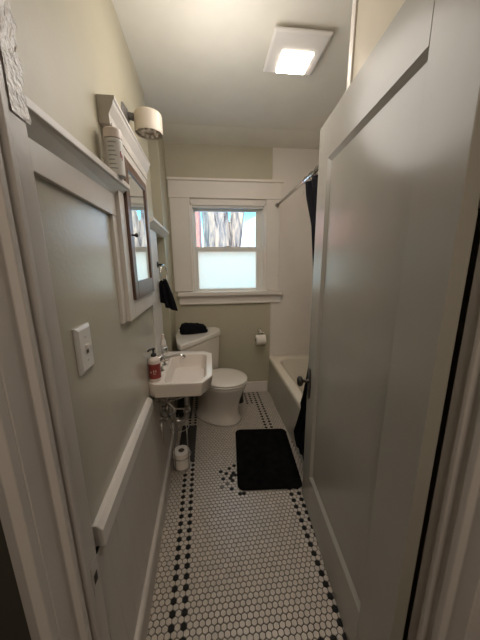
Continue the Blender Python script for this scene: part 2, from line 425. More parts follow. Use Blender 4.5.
def frame(x0, x1, z0, z1, l, r, b_, t, y0, y1, name, mat):
    g = G(); g.box(x0, y0, z0, x0+l, y1, z1); g.box(x1-r, y0, z0, x1, y1, z1); g.box(x0+l, y0, z0, x1-r, y1, z0+b_); g.box(x0+l, y0, z1-t, x1-r, y1, z1)
    return obj(name, g, mat, win, bevel=.003)
frame(WX0+.010, WX1-.010, 1.172, 2.030, .012, .012, .012, .022, YB+.028, YB+.12, 'window_frame', V)
up_s = frame(-.165, .556, 1.585, 2.014, .035, .068, .030, .034, YB+.072, YB+.105, 'upper_sash', V)
lo_s = frame(-.163, .554, 1.180, 1.632, .044, .066, .022, .046, YB+.036, YB+.068, 'lower_sash', V)
g = G(); g.box(-.140, YB+.085, 1.600, .500, YB+.088, 1.990); obj('clear_pane', g, M['clear_glass'], up_s)
g = G(); g.box(-.125, YB+.050, 1.195, .496, YB+.054, 1.592); obj('frosted_pane', g, M['frosted_glass'], lo_s)
g = G(); g.box(.165, YB+.030, 1.632, .215, YB+.066, 1.640); obj('sash_lock', g, V, lo_s, bevel=.002)
g = G(); g.box(-.155, YB+.008, 2.000, .548, YB+.036, 2.024); obj('top_track', g, M['bottle_grey'], win, bevel=.002)

# ------------------------------------------------------------------ medicine cabinet
mc = thing('medicine_cabinet', 'white wall cabinet with crown top and dark wood framed mirror door above the sink', 'cabinet', LW((0, 1.41, 1.215)))
g = GL()
g.box(-.02, 1.122, 1.215, .030, 1.20, 1.985); g.box(-.02, 1.605, 1.215, .030, 1.70, 1.985); g.box(-.02, 1.20, 1.215, .030, 1.605, 1.312); g.box(-.02, 1.20, 1.880, .030, 1.605, 1.985); g.box(-.02, 1.19, 1.30, .018, 1.61, 1.9)
obj('casing', g, M['white_trim'], mc, bevel=.002)
g = GL(); g.prism([(-.03,2.045),(.054,2.045),(.054,2.034),(.049,2.030),(.047,2.020),(.031,1.988),(.031,1.955),(-.03,1.955)], lambda a,b,t: (a,t,b), 1.100, 1.735)
obj('crown', g, M['white_trim'], mc, bevel=.0015)
g = GL(); g.prism([(.02,1.965),(.034,1.965),(.034,1.945),(.02,1.945)], lambda a,b,t: (a,t,b), 1.115, 1.708); obj('frieze', g, M['white_trim'], mc, bevel=.002)
g = GL(); y0, y1, z0, z1 = 1.188, 1.618, 1.298, 1.893
g.box(.020, y0, z0, .043, y0+.058, z1); g.box(.020, y1-.045, z0, .043, y1, z1); g.box(.020, y0+.058, z0, .043, y1-.045, z0+.082); g.box(.020, y0+.058, z1-.040, .043, y1-.045, z1)
md = obj('mirror_door', g, M['wood_frame'], mc, bevel=.003)
g = GL(); g.box(.028, y0+.052, z0+.076, .036, y1-.040, z1-.034); obj('mirror', g, M['mirror'], md)
for zz in (1.80, 1.36):
    g = GL(); g.box(.030, 1.617, zz, .040, 1.630, zz+.045); obj('hinge', g, M['dark_metal'], md, bevel=.002)
g = GL(); g.lathe([(.004,0),(.004,.012),(.009,.016),(.010,.022),(.004,.026)], (.043, 1.212, 1.58), 'x', 12); obj('knob', g, M['dark_metal'], md, smooth=True)

# ------------------------------------------------------------------ wall light over the cabinet
wl = thing('wall_light', 'drum shaped wall light with cream ribbed shade high above the mirror cabinet', 'lamp', LW((-.02, 1.50, 2.10)))
c = Vector((-.283, 1.50, 0))
g = G(); g.lathe([(.056,0),(.058,.006),(.050,.018),(.026,.034)], LW((-.022, 1.475, 2.165)), 'x', 20); g.tube([LW((-.0, 1.478, 2.165)), LW((.02,1.48,2.165)), (c.x-.03, 1.50, 2.16), (c.x, 1.50, 2.165)], .016, 10)
obj('mount', g, M['mount_grey'], wl, smooth=True)
g = G(); N = 48; loops = []
for r_, z_ in [(.050,2.192),(.063,2.187),(.067,2.178),(.067,2.108),(.064,2.098)]:
    loops.append([(c.x + (r_+.0004*(k % 2))*math.cos(2*PI*k/N), c.y + (r_+.0004*(k % 2))*math.sin(2*PI*k/N), z_) for k in range(N)])
g.loft(loops, cap0=True, cap1=False)
for r_, z_ in [(.060,2.094)]: pass
obj('lamp_shade', g, M['shade_glass'], wl, smooth='auto')
g = G()
for k in range(9):
    a = 2*PI*k/9; p = (c.x + .038*math.cos(a), c.y + .038*math.sin(a), 2.108); g.lathe([(.002,-.012),(.009,-.008),(.012,0),(.009,.008),(.002,.012)], p, 'z', 10)
g.lathe([(.063,2.112),(.063,2.118)], (c.x, c.y, 0), 'z', 24)
obj('glass_diffuser', g, M['shade_glass'], wl, smooth=True)

# ------------------------------------------------------------------ spray bottle on the plate shelf
sb = thing('lotion_bottle', 'tall pale bottle with grey printed lines standing on the white plate shelf', 'bottle', (lx(1.083, .042), 1.083, 1.771))
c = Vector((lx(1.083, .042), 1.083, 1.771))
g = G(); g.lathe([(.029,0),(.031,.004),(.0305,.118),(.029,.122)], c, 'z', 28); bd = obj('body', g, M['bottle_grey'], sb, smooth='auto')
g = G(); g.lathe([(.0295,.123),(.030,.125),(.030,.150),(.027,.155)], c, 'z', 28); obj('cap', g, M['soap_white'], sb, smooth='auto')
g = G()
for k in range(7):
    z0 = c.z + .020 + k*.014
    for a0, a1 in [(-1.95, -1.05 - .12*(k % 3))]:
        pts = [(c.x + .0314*math.cos(a0+(a1-a0)*t/8), c.y + .0314*math.sin(a0+(a1-a0)*t/8)) for t in range(9)]
        for p, q in zip(pts, pts[1:]): g.poly([(p[0],p[1],z0),(q[0],q[1],z0),(q[0],q[1],z0+.004),(p[0],p[1],z0+.004)])
obj('printed_lines', g, M['print_grey'], bd)
g = G()
for a0, z0 in [(-.65,.060),(-.48,.052)]:
    p = [(c.x+.0315*math.cos(a0+t*.06), c.y+.0315*math.sin(a0+t*.06)) for t in range(3)]
    for a, b in zip(p, p[1:]): g.poly([(a[0],a[1],c.z+z0),(b[0],b[1],c.z+z0),(b[0],b[1],c.z+z0+.022),(a[0],a[1],c.z+z0+.022)])
obj('red_mark', g, M['print_red'], bd)

# ------------------------------------------------------------------ light switch
sw = thing('light_switch', 'white toggle light switch plate on the green wall panel', 'switch', LW((0, .737, 1.16)))
g = GL()
def rr(y0,y1,z0,z1,d): return [(d,y0,z0),(d,y1,z0),(d,y1,z1),(d,y0,z1)]
g.loft([rr(.694,.778,1.155,1.288,0), rr(.694,.778,1.155,1.288,.006), rr(.702,.770,1.164,1.279,.011)]); obj('cover_plate', g, M['plastic_white'], sw, bevel=.001)
g = GL(); g.box(.009, .727, 1.208, .0125, .745, 1.234); g.hexa([(.010,.731,1.220),(.010,.741,1.220),(.010,.741,1.232),(.010,.731,1.232)], [(.022,.732,1.230),(.022,.740,1.230),(.021,.740,1.237),(.021,.732,1.237)])
obj('toggle', g, M['plastic_white'], sw, bevel=.001)
g = GL(); g.box(.0122, .730, 1.2085, .0130, .742, 1.219); obj('toggle_slot', g, M['black_plastic'], sw)
for zz in (1.188, 1.256):
    g = GL(); g.lathe([(.0032,0),(.0032,.0015)], (.0105, .736, zz), 'x', 10); obj('screw', g, M['bottle_grey'], sw)

# ------------------------------------------------------------------ ceiling fan light
fl = thing('fan_light', 'square white ceiling fan cover with glowing square light panel', 'ceiling light', (.49, 1.60, ZC))
px0, px1, py0, py1 = .345, .640, 1.455, 1.745
g = G(); z = ZC
def rq(x0,x1,y0,y1,z): return [(x0,y0,z),(x1,y0,z),(x1,y1,z),(x0,y1,z)]
g.loft([rq(px0+.03,px1-.03,py0+.03,py1-.03,z), rq(px0+.03,px1-.03,py0+.03,py1-.03,z-.018), rq(px0,px1,py0,py1,z-.022), rq(px0,px1,py0,py1,z-.030), rq(px0+.012,px1-.012,py0+.012,py1-.012,z-.036)])
obj('cover', g, M['plastic_white'], fl, bevel=.003)
g = G(); g.box(.420, 1.575, z-.040, .585, 1.725, z-.035); obj('light_panel', g, M['lamp'], fl)

# ------------------------------------------------------------------ sink
sk = thing('wall_sink', 'white wall hung sink with angled corners and exposed pipes under it', 'sink', (-.19, 1.62, 0))
ZS = .78
outer = [(-.395,1.455),(-.339,1.405),(-.069,1.395),(-.008,1.488),(-.006,1.895),(-.062,1.955),(-.300,1.985),(-.400,1.985)]
inner = [(-.298,1.475),(-.272,1.432),(-.100,1.420),(-.052,1.500),(-.054,1.855),(-.085,1.900),(-.262,1.915),(-.302,1.870)]
def off(L, k, z, c=(-.19,1.69)): return [(c[0]+(x-c[0])*k, c[1]+(y-c[1])*k, z) for x, y in L]
def offw(L, kx, ky, z): return [(-.40+(x+.40)*kx if True else x, 1.69+(y-1.69)*ky, z) for x, y in L]
g = G()
g.loft([offw(outer,.90,.92,.680), offw(outer,.965,.97,.692), offw(outer,.985,.985,.735), offw(outer,1,1,ZS-.016), offw(outer,1,1,ZS-.004), off(outer,.985,ZS), off(inner,1.05,ZS), off(inner,1.0,ZS-.010), off(inner,.94,ZS-.085), off(inner,.80,ZS-.120), off(inner,.30,ZS-.132)])
obj('basin', g, M['porcelain_sink'], sk, bevel=.006, smooth='auto')
g = G(); g.box(-.404, 1.47, ZS-.06, -.384, 1.98, ZS+.030); obj('back_ledge', g, M['porcelain_sink'], sk, bevel=.006)
g = G(); g.lathe([(.020,0),(.022,.003),(.008,.004)], (-.18, 1.69, ZS-.133), 'z', 18); obj('drain', g, M['chrome'], sk, smooth=True)
# faucet on the deck
g = G(); g.lathe([(.024,0),(.026,.006),(.020,.014),(.016,.030),(.016,.046),(.010,.052)], (-.340, 1.70, ZS), 'z', 18)
g.tube([(-.340,1.70,ZS+.030),(-.31,1.70,ZS+.052),(-.27,1.695,ZS+.064),(-.225,1.69,ZS+.072),(-.203,1.69,ZS+.064),(-.198,1.69,ZS+.048)], [.013,.012,.011,.011,.013,.014], 12)
sp = obj('faucet_spout', g, M['chrome'], sk, smooth=True)
for yy in (1.60, 1.79):
    g = G(); g.lathe([(.025,0),(.026,.005),(.018,.016),(.014,.030),(.014,.046),(.022,.054),(.027,.066),(.026,.096),(.015,.106)], (-.342, yy, ZS), 'z', 10)
    obj('faucet_handle', g, M['chrome'], sk, smooth='auto')
# waste pipe, trap, supplies
g = G(); g.tube([(-.195,1.68,.660),(-.195,1.68,.46)], .018, 12)
pts = []
for k in range(9):
    a = PI*k/8; pts.append((-.250 + .055*math.cos(a), 1.65+.0, .430 - .055*math.sin(a)*1.0))
g.tube([(-.195,1.68,.47),(-.195,1.65,.445)] + pts + [(-.305,1.65,.455),(-.315,1.65,.475),(-.345,1.65,.480),(-.385,1.65,.480)], .019, 12)
g.lathe([(.026,0),(.026,.026)], (-.195, 1.655, .44), 'z', 8); g.lathe([(.026,0),(.026,.026)], (-.305,1.65,.43), 'z', 8); g.lathe([(.028,0),(.028,.03)], (-.34,1.65,.48), 'x', 8)
g.lathe([(.045,0),(.040,.012),(.022,.016)], (-.386,1.65,.48), 'x', 18)
obj('drain_trap', g, M['old_chrome'], sk, smooth='auto')
for yy, zz in ((1.55, .46), (1.80, .46)):
    g = G(); g.tube([(-.352,yy,.70),(-.352,yy,zz)], .0055, 8); g.tube([(-.352,yy,zz),(-.352,yy,.205),(-.375,yy,.19)], .0075, 8); g.lathe([(.024,0),(.022,.008),(.009,.010)], (-.392,yy,.19), 'x', 14); g.lathe([(.0075,0),(.0075,.05)], (-.392,yy,.19), 'x', 8)
    su = obj('supply_pipe', g, M['old_chrome'], sk, smooth=True)
    g = G(); g.lathe([(.012,-.022),(.016,-.018),(.016,.018),(.012,.022)], (-.352,yy,zz), 'z', 10); g.lathe([(.010,0),(.010,.030),(.018,.034),(.018,.046),(.010,.048)], (-.352,yy,zz), 'x' if yy < 1.7 else 'y', 10)
    g.tube([(-.352,yy,zz),(-.385,yy-.03,zz)], .016, 10)
    obj('shutoff_valve', g, M['old_chrome'], su, smooth='auto')

# brace of bent rod under the basin
g = G(); g.tube([(-.372,1.52,.675),(-.345,1.53,.66),(-.255,1.51,.555),(-.190,1.51,.55)], .006, 8); g.tube([(-.375,1.53,.60),(-.30,1.53,.595),(-.19,1.53,.625),(-.185,1.53,.67)], .005, 8); g.tube([(-.255,1.51,.555),(-.255,1.51,.47)], .005, 8)
obj('support_rod', g, M['old_chrome'], sk, smooth=True)

# soap dispenser
sd = thing('soap_dispenser', 'red labelled pump soap bottle with black pump on the near sink corner', 'soap dispenser', (-.357,1.485,ZS))
c = Vector((-.346, 1.468, ZS+.001))
g = G(); g.lathe([(.031,0),(.034,.004),(.034,.124),(.030,.136),(.016,.146),(.014,.152)], c, 'z', 28); bd = obj('body', g, M['soap_white'], sd, smooth='auto')
g = G(); g.lathe([(.0345,.018),(.0345,.108)], c, 'z', 28, cap=False); lb = obj('red_band', g, M['soap_red'], bd, smooth=True)
# small pale marks on the band: a round emblem and short lines, facing the doorway
g = G()
def onbody(a, z): return (c.x + .0349*math.cos(a), c.y + .0349*math.sin(a), c.z + z)
def mark(a0, a1, z0, z1):
    n = 4
    for k in range(n): g.poly([onbody(a0+(a1-a0)*k/n, z0), onbody(a0+(a1-a0)*(k+1)/n, z0), onbody(a0+(a1-a0)*(k+1)/n, z1), onbody(a0+(a1-a0)*k/n, z1)])
g.poly([onbody(-2.05+.16*math.cos(t*PI/5), .060+.0055*math.sin(t*PI/5)) for t in range(10)])
mark(-1.62, -1.50, .054, .074); mark(-1.62, -1.20, .048, .0505); mark(-1.30, -1.15, .060, .072)
obj('printed_marks', g, M['soap_white'], bd)
g = G(); g.lathe([(.015,.148),(.016,.150),(.016,.164),(.006,.166),(.006,.186),(.011,.188),(.012,.198),(.005,.200)], c, 'z', 16); g.tube([(c.x,c.y,c.z+.193),(c.x-.016,c.y-.018,c.z+.195),(c.x-.026,c.y-.028,c.z+.188)], [.007,.006,.0045], 8)
obj('pump', g, M['black_plastic'], sd, smooth=True)
# little white bottle further along the ledge
wb = thing('toiletry_bottle', 'small white capped bottle at the back of the sink behind the faucet', 'bottle', (-.365,1.87,ZS))
c = Vector((-.365, 1.875, ZS+.001))
g = G(); g.lathe([(.018,0),(.019,.003),(.019,.115),(.015,.130),(.009,.136)], c, 'z', 20); obj('body', g, M['plastic_white'], wb, smooth='auto')
g = G(); g.lathe([(.011,.136),(.0115,.138),(.010,.168),(.006,.171)], c, 'z', 16); obj('cap', g, M['soap_white'], wb, smooth='auto')

# ------------------------------------------------------------------ toilet in the corner
tl = thing('corner_toilet', 'white corner toilet with closed lid and wedge shaped tank', 'toilet', (.03,2.28,0))
dv = Vector((.788, -.616, 0)); ev = Vector((.616, .788, 0))
def egg(c, a, b, z, n=36, sq=0.0, back=None):
    pts = []
    for k in range(n):
        t = 2*PI*k/n; u = math.cos(t); w_ = math.sin(t)
        la = a if u >= 0 else (back or a)
        p = Vector((c[0], c[1], 0)) + dv*(la*u) + ev*(b*math.copysign(abs(w_)**(1-sq), w_))
        pts.append((p.x, p.y, z))
    return pts
CB = (.03, 2.28); CS = (.094, 2.205)
def mix(t): return (CB[0]+(CS[0]-CB[0])*t, CB[1]+(CS[1]-CB[1])*t)
g = G()
g.loft([egg(CB,.245,.165,0,sq=.15), egg(CB,.243,.163,.02,sq=.15), egg(CB,.222,.146,.05,sq=.1), egg(mix(.1),.212,.138,.12,back=.24), egg(mix(.35),.210,.145,.22,back=.26), egg(mix(.75),.212,.168,.32,back=.27), egg(CS,.215,.188,.375,back=.27), egg(CS,.217,.190,.402,back=.27), egg(CS,.195,.160,.404,back=.25)])
obj('bowl', g, M['porcelain'], tl, smooth=True)
g = G(); g.loft([egg(CS,.222,.197,.405,back=.20), egg(CS,.226,.200,.412,back=.205), egg(CS,.224,.199,.420,back=.205), egg(CS,.21,.17,.422,back=.19)]); obj('seat', g, M['porcelain'], tl, smooth='auto')
g = G(); g.loft([egg(CS,.222,.197,.424,back=.205), egg(CS,.226,.200,.430,back=.208), egg(CS,.222,.197,.440,back=.205), egg(CS,.200,.165,.446,back=.185), egg(CS,.10,.08,.449,back=.09)]); obj('seat_lid', g, M['porcelain'], tl, smooth='auto')
for s in (-1, 1):
    g = G(); p = Vector((CS[0],CS[1],0)) - dv*.195 + ev*(.075*s); g.lathe([(.012,.404),(.014,.408),(.014,.446),(.010,.450)], (p.x,p.y,0), 'z', 12); obj('hinge_cap', g, M['porcelain'], tl, smooth=True)
tank = [(-.262,2.045),(.082,2.482),(.082,2.605),(.035,2.668),(-.345,2.668),(-.348,2.36),(-.297,2.10)]
def tk(k, z, c=(-.17,2.45)): return [(c[0]+(x-c[0])*k, c[1]+(y-c[1])*k, z) for x, y in tank]
g = G(); g.loft([tk(.80,.400), tk(.87,.425), tk(.955,.760)]); obj('tank', g, M['porcelain'], tl, bevel=.014, seg=3, smooth='auto')
g = G(); g.loft([tk(.98,.758), tk(1.0,.762), tk(1.0,.790), tk(.975,.803)]); obj('tank_lid', g, M['porcelain'], tl, bevel=.008, seg=3, smooth='auto')
p = Vector((-.245,2.08,.712)); 
g = G(); g.lathe([(.013,-.012),(.013,.018),(.008,.020)], (-.243,2.092,.715), dv, 12); g.tube([Vector((-.243,2.092,.715))+dv*.016, Vector((-.215,2.115,.712))+dv*.020, Vector((-.195,2.14,.706))+dv*.018], [.006,.006,.008], 8); obj('flush_lever', g, M['chrome'], tl, smooth=True)
for s in (-1, 1):
    g = G(); p = Vector((CB[0],CB[1],0)) + ev*(.150*s) + dv*.02; g.lathe([(.014,.02),(.013,.034),(.006,.040)], (p.x,p.y,.0), 'z', 12); obj('bolt_cap', g, M['porcelain'], tl, smooth=True)

# black cloth heap on the tank
def heap(name, label, cx, cy, z, rx, ry, h, ang, mat, seed, nb=5):
    rnd = random.Random(seed); ph = [rnd.uniform(0, 6.28) for _ in range(8)]
    ca, sa = math.cos(ang), math.sin(ang)
    g = G(); loops = []
    from mathutils import noise
    prof = [(1.0,0.0),(1.05,.12),(1.07,.30),(1.0,.42),(1.03,.58),(.98,.78),(.86,.95),(.62,1.02),(.35,.94),(.12,.98),(.03,.97)]
    for k_, (rr_, hh) in enumerate(prof):
        L = []
        for i in range(56):
            t = 2*PI*i/56
            w_ = 1 + .08*math.sin(3*t+ph[0]+hh) + .05*math.sin(5*t+ph[1]-2*hh)
            x = rx*rr_*w_*math.copysign(abs(math.cos(t))**.6, math.cos(t)); y = ry*rr_*w_*math.copysign(abs(math.sin(t))**.6, math.sin(t))
            zz = h*hh*(.86 + .14*math.cos(t+ph[3]) + .13*noise.noise((x*22, y*22, seed))) if hh > 0 else 0
            q = noise.noise_vector((x*26, y*26, hh*2.5+seed))
            L.append((cx + x*ca - y*sa + q[0]*.016*min(1, hh*4), cy + x*sa + y*ca + q[1]*.016*min(1, hh*4), z + max(0, zz + q[2]*.010*min(1, hh*3))))
        loops.append(L)
    g.loft(loops)
    return tag(obj(name, g, mat, smooth=True), label, 'towel')
heap('folded_towel', 'crumpled black cloth lying on the toilet tank lid', -.185, 2.47, .8035, .118, .080, .098, .2, M['black_cloth'], 11)

# ------------------------------------------------------------------ towel ring and washcloth
tr_ = thing('towel_ring', 'metal towel ring on the left wall beyond the mirror cabinet', 'towel ring', (-.385, 1.98, 1.45))
g = G(); g.lathe([(.022,0),(.022,.006),(.010,.010)], (lx(1.98,.009), 1.98, 1.455), 'x', 16); g.tube([(lx(1.98,.012),1.98,1.455),(-.350,1.98,1.455),(-.342,1.98,1.452)], .0075, 10); obj('post', g, M['dark_metal'], tr_, smooth=True)
ring = [(-.343 + .012*math.sin(2*PI*k/28), 1.98 + .058*math.sin(2*PI*k/28), 1.392 + .062*math.cos(2*PI*k/28)) for k in range(28)]
g = G(); g.tube(ring, .0048, 8, closed=True); obj('ring', g, M['chrome'], tr_, smooth=True)
g = G()
KS = [(0,-.374,.042,1.150,2.112),(.12,-.378,.048,1.19,2.114),(.25,-.378,.046,1.255,2.114),(.40,-.368,.026,1.318,2.112),(.5,-.360,.013,1.338,2.100),(.58,-.353,.017,1.318,2.088),(.72,-.340,.034,1.235,2.080),(.86,-.326,.042,1.165,2.076),(1.0,-.314,.044,1.105,2.074)]
def wc(u, v):
    for k0, k1 in zip(KS, KS[1:]):
        if k0[0] <= v <= k1[0]:
            t = (v-k0[0])/(k1[0]-k0[0]); t = t*t*(3-2*t)*.5 + t*.5
            xc, hw, z, y = [k0[i] + (k1[i]-k0[i])*t for i in range(1, 5)]; break
    w_ = u*2-1
    return (xc + hw*w_, y + .010*math.sin(w_*4.5 + v*3)*min(1, hw/.03), z + .014*w_*(1 if v < .5 else 1.2)*(-1 if v < .5 else -1)*min(1, abs(v-.5)*3))
g.grid(lambda u, v: (lambda p: (p[0]*.943-.004, p[1]*.943, 1.45+(p[2]-1.45)*.943))(wc(u, v)), 14, 40)
tag(obj('washcloth', g, M['black_cloth'], smooth=True, solid=.014), 'black washcloth hanging from the towel ring on the left wall', 'towel')

# ------------------------------------------------------------------ paper on the back wall
th = thing('paper_holder', 'chrome toilet paper holder mounted on the back wall beside the tub', 'paper holder', (.535,2.70,.70))
g = G(); g.lathe([(.024,0),(.026,-.006),(.020,-.014),(.012,-.018),(.012,-.050)], (.522,YB,.735), 'y', 18); g.lathe([(.018,-.012),(.020,0),(.016,.012),(.004,.016)], (.522,YB-.056,.735), 'y', 14)
obj('wall_post', g, M['chrome'], th, smooth=True)
g = G(); g.tube([(.522,YB-.062,.73),(.560,YB-.062,.725),(.588,YB-.062,.70),(.590,YB-.064,.655),(.578,YB-.066,.646)], .006, 8); g.tube([(.462,YB-.066,.646),(.582,YB-.066,.646)], .006, 8); g.lathe([(.009,0),(.010,.006),(.006,.010)], (.462,YB-.066,.646), 'x', 10)
obj('roll_arm', g, M['chrome'], th, smooth=True)
def roll(name, label, c, axis, r, w_, group=None):
    t = thing(name, label, 'toilet paper', c, group)
    g = G(); c = Vector(c)
    g.lathe([(.022,0),(r-.003,0),(r,.003),(r,w_-.003),(r-.003,w_),(.022,w_)], c, axis, 32, cap=False); obj('paper', g, M['paper'], t, smooth='auto')
    g = G(); g.lathe([(.0215,.001),(.0215,w_-.001),(.019,w_-.001),(.019,.001),(.0215,.001)], c, axis, 20, cap=False); obj('cardboard_core', g, M['cardboard'], t, smooth=True)
    g = G(); g.lathe([(.019,w_*.55),(.001,w_*.55)], c, axis, 20, cap=False); obj('core_shadow', g, M['cardboard'], t) if False else g.bm.free()
    return t
wr = roll('toilet_paper_roll', 'toilet paper roll hanging on the holder on the back wall', (.468,YB-.066,.646), 'x', .057, .106)
g = G(); g.grid(lambda u, v: (.469+.104*u, YB-.0125 - .002*math.sin(v*3), .650 - .015 - .035*v), 4, 6)

obj('loose_sheet', g, M['paper'], wr, solid=.0008)

# ------------------------------------------------------------------ bathtub
bt = thing('bathtub', 'cream bathtub with apron painted darker for shade along the right side behind the door', 'bathtub', (1.0,1.92,0))
def rrect(x0, x1, y0, y1, r, z, n=6):
    pts = []
    for cx_, cy_, a0 in [(x1-r,y1-r,0),(x0+r,y1-r,PI/2),(x0+r,y0+r,PI),(x1-r,y0+r,1.5*PI)]:
        for k in range(n+1): a = a0 + PI/2*k/n; pts.append((cx_ + r*math.cos(a), cy_ + r*math.sin(a), z))
    return pts
X0, X1, Y0, Y1 = .628, XR-.002, 1.137, YB-.008
g = G()
g.loft([rrect(X0+.006,X1,Y0,Y1,.006,.385), rrect(X0,X1,Y0,Y1,.008,.395), rrect(X0,X1,Y0,Y1,.010,.422), rrect(X0+.012,X1,Y0,Y1,.016,.434), rrect(X0+.075,X1-.045,Y0+.07,Y1-.085,.13,.432), rrect(X0+.092,X1-.06,Y0+.085,Y1-.10,.13,.418), rrect(X0+.125,X1-.09,Y0+.12,Y1-.16,.14,.20), rrect(X0+.17,X1-.13,Y0+.17,Y1-.23,.14,.075), rrect(X0+.26,X1-.22,Y0+.30,Y1-.36,.10,.062)], cap0=False)
obj('basin', g, M['tub'], bt, smooth='auto')
g = G(); g.box(X0+.004, Y0, 0, X0+.035, Y1, .388); obj('apron', g, M['apron'], bt, bevel=.004)
g = G(); g.lathe([(.030,0),(.030,.004),(.008,.006)], (1.0, 1.55, .063), 'z', 16); obj('drain', g, M['chrome'], bt, smooth=True)

# ------------------------------------------------------------------ shower rod and curtain
RX = .690; RZ = 2.030
rd = thing('shower_rod', 'chrome shower rod running from the back wall above the tub', 'rod', (RX,1.92,RZ))
g = G(); g.tube([(RX,1.14,RZ),(RX,YB-.010,RZ)], .0125, 14); obj('tube', g, M['chrome'], rd, smooth=True)
for yy, dr in ((YB-.008, -1), (1.138, 1)):
    g = G(); g.lathe([(.026,0),(.026,.006*dr),(.018,.018*dr),(.015,.030*dr)], (RX,yy,RZ), 'y', 18); obj('end_flange', g, M['old_chrome'], rd, smooth=True)
sc_ = thing('shower_curtain', 'black shower curtain bunched on the rod and falling outside the tub', 'curtain', (.66,1.5,.15))
def cur(u, v):
    z = 2.000 - v*1.86
    # far edge of the cloth: gathers toward the door at mid height, flares at the hem
    ks = [(2.00,1.875),(1.9,1.835),(1.7,1.68),(1.4,1.56),(1.0,1.47),(.8,1.475),(.6,1.51),(.45,1.565),(.3,1.635),(.2,1.685),(.14,1.60)]
    e_ = ks[-1][1]
    for (z1, e1), (z2, e2) in zip(ks, ks[1:]):
        if z1 >= z >= z2: t = (z1-z)/(z1-z2); e_ = e1 + (e2-e1)*t; break
    y = 1.18 + (e_-1.18)*u
    xb = RX - .092*min(1, max(0, (2.0-z)/1.45))**1.1
    amp = .020 if z > .5 else .010
    x = xb + amp*math.sin(u*38 + .6*math.sin(z*3))
    if z < .46: x = min(x, .612)
    return (x, y, z)
g = G(); g.grid(cur, 80, 48); obj('cloth', g, M['black_cloth'], sc_, smooth=True, solid=.002)
for k in range(8):
    yy = 1.20 + k*.0965
    g = G(); g.tube([(RX + .024*math.cos(2*PI*i/16), yy, RZ - .010 + .026*math.sin(2*PI*i/16)) for i in range(16)], .0016, 6, closed=True); obj('curtain_ring', g, M['dark_metal'], sc_, smooth=True)
g = G(); px_, py_, pz_ = cur(.985, .045); g.lathe([(.008,-.003),(.011,0),(.008,.003)], (px_-.012, 1.855, 1.94), 'x', 14); obj('grommet', g, M['chrome'], sc_, smooth=True)

# ------------------------------------------------------------------ mats
def mat_obj(name, label, quad, h, mat, bumpy, sub=26, rad=.05):
    (a, b, c_, d) = [Vector((p[0], p[1], 0)) for p in quad]
    g = G(); rnd = random.Random(5)
    def P(u, v): return a*(1-u)*(1-v) + b*u*(1-v) + c_*u*v + d*(1-u)*v
    loops = []
    def loop(ins, z):
        pts = []; n = 7
        for cu, cv, a0 in [(1,1,0),(0,1,PI/2),(0,0,PI),(1,0,1.5*PI)]:
            for k in range(n):
                t = a0 + PI/2*k/(n-1); r = rad/.5*.5
                u = (1-r-ins if cu else r+ins) + r*math.cos(t); v = (1-r*.75-ins if cv else r*.75+ins) + r*.75*math.sin(t)
                pts.append(P(u, v) + Vector((0,0,z)))
        return pts
    g.loft([loop(.01, .0012), loop(0, h*.4), loop(.004, h*.8), loop(.025, h), loop(.15, h*1.03)])
    return tag(obj(name, g, mat, smooth=True), label, 'mat')
mat_obj('bath_mat', 'black plush bath mat on the hexagon tile floor beside the tub', [(.131,1.385),(.566,1.352),(.622,1.972),(.176,2.012)], .016, M['black_pile'], True, rad=.10)
mat_obj('floor_mat', 'dark grey flat mat on the floor under the sink', [(-.300,1.690),(-.166,1.682),(-.168,2.128),(-.300,2.14)], .007, M['grey_mat'], False, rad=.05)

# ------------------------------------------------------------------ spare paper stand
ps = thing('paper_stand', 'chrome wire stand holding spare toilet paper under the sink', 'paper stand', (-.252,1.655,0))
C0 = Vector((-.252, 1.655, 0)); R0 = .066
def circ(r, z, n=28): return [(C0.x + r*math.cos(2*PI*k/n), C0.y + r*math.sin(2*PI*k/n), z) for k in range(n)]
g = G(); g.lathe([(R0,.001),(R0+.002,.003),(R0,.006),(.02,.007)], C0, 'z', 28); obj('base_plate', g, M['old_chrome'], ps, smooth='auto')
for zz in (.10, .33):
    g = G(); g.tube(circ(R0, zz), .0028, 6, closed=True); obj('ring', g, M['old_chrome'], ps, smooth=True)
for k in range(4):
    a = -2.2 + k*PI/2; g = G()
    x, y = C0.x + R0*math.cos(a), C0.y + R0*math.sin(a)
    g.tube([(x,y,.004),(x,y,.332)], .003, 6); obj('wire_upright', g, M['old_chrome'], ps, smooth=True)
r1 = roll('spare_paper_roll', 'spare toilet paper roll in the wire stand under the sink', (C0.x,C0.y,.0085), 'z', .058, .125)

# ------------------------------------------------------------------ small things on the floor by the back wall
br = thing('brush_holder', 'small black brush holder on the floor behind the right side of the toilet', 'brush holder', (.300,2.52,0))
c = Vector((.268, 2.50, .001))
g = G(); g.lathe([(.044,0),(.048,.006),(.042,.09),(.046,.125),(.038,.13)], c, 'z', 20); obj('holder', g, M['black_plastic'], br, smooth='auto')
g = G(); g.lathe([(.030,.12),(.016,.14),(.007,.15),(.007,.22),(.010,.23),(.010,.27),(.004,.276)], c + Vector((0,0,0)), 'z', 14); obj('brush_handle', g, M['black_plastic'], br, smooth='auto')
wb2 = thing('waste_bin', 'small dark bin on the floor between the sink and the toilet', 'bin', (-.285,2.34,0))
c = Vector((-.287, 2.30, .001))
g = G(); g.lathe([(.058,0),(.062,.004),(.072,.27),(.075,.275),(.071,.278),(.060,.01),(.001,.009)], c, 'z', 24, cap=False); obj('bucket', g, M['dark_bin'], wb2, smooth='auto')
g = G(); g.lathe([(.073,.262),(.077,.266),(.077,.276),(.073,.280)], c, 'z', 24, cap=False); obj('rim', g, M['dark_bin'], wb2, smooth='auto')

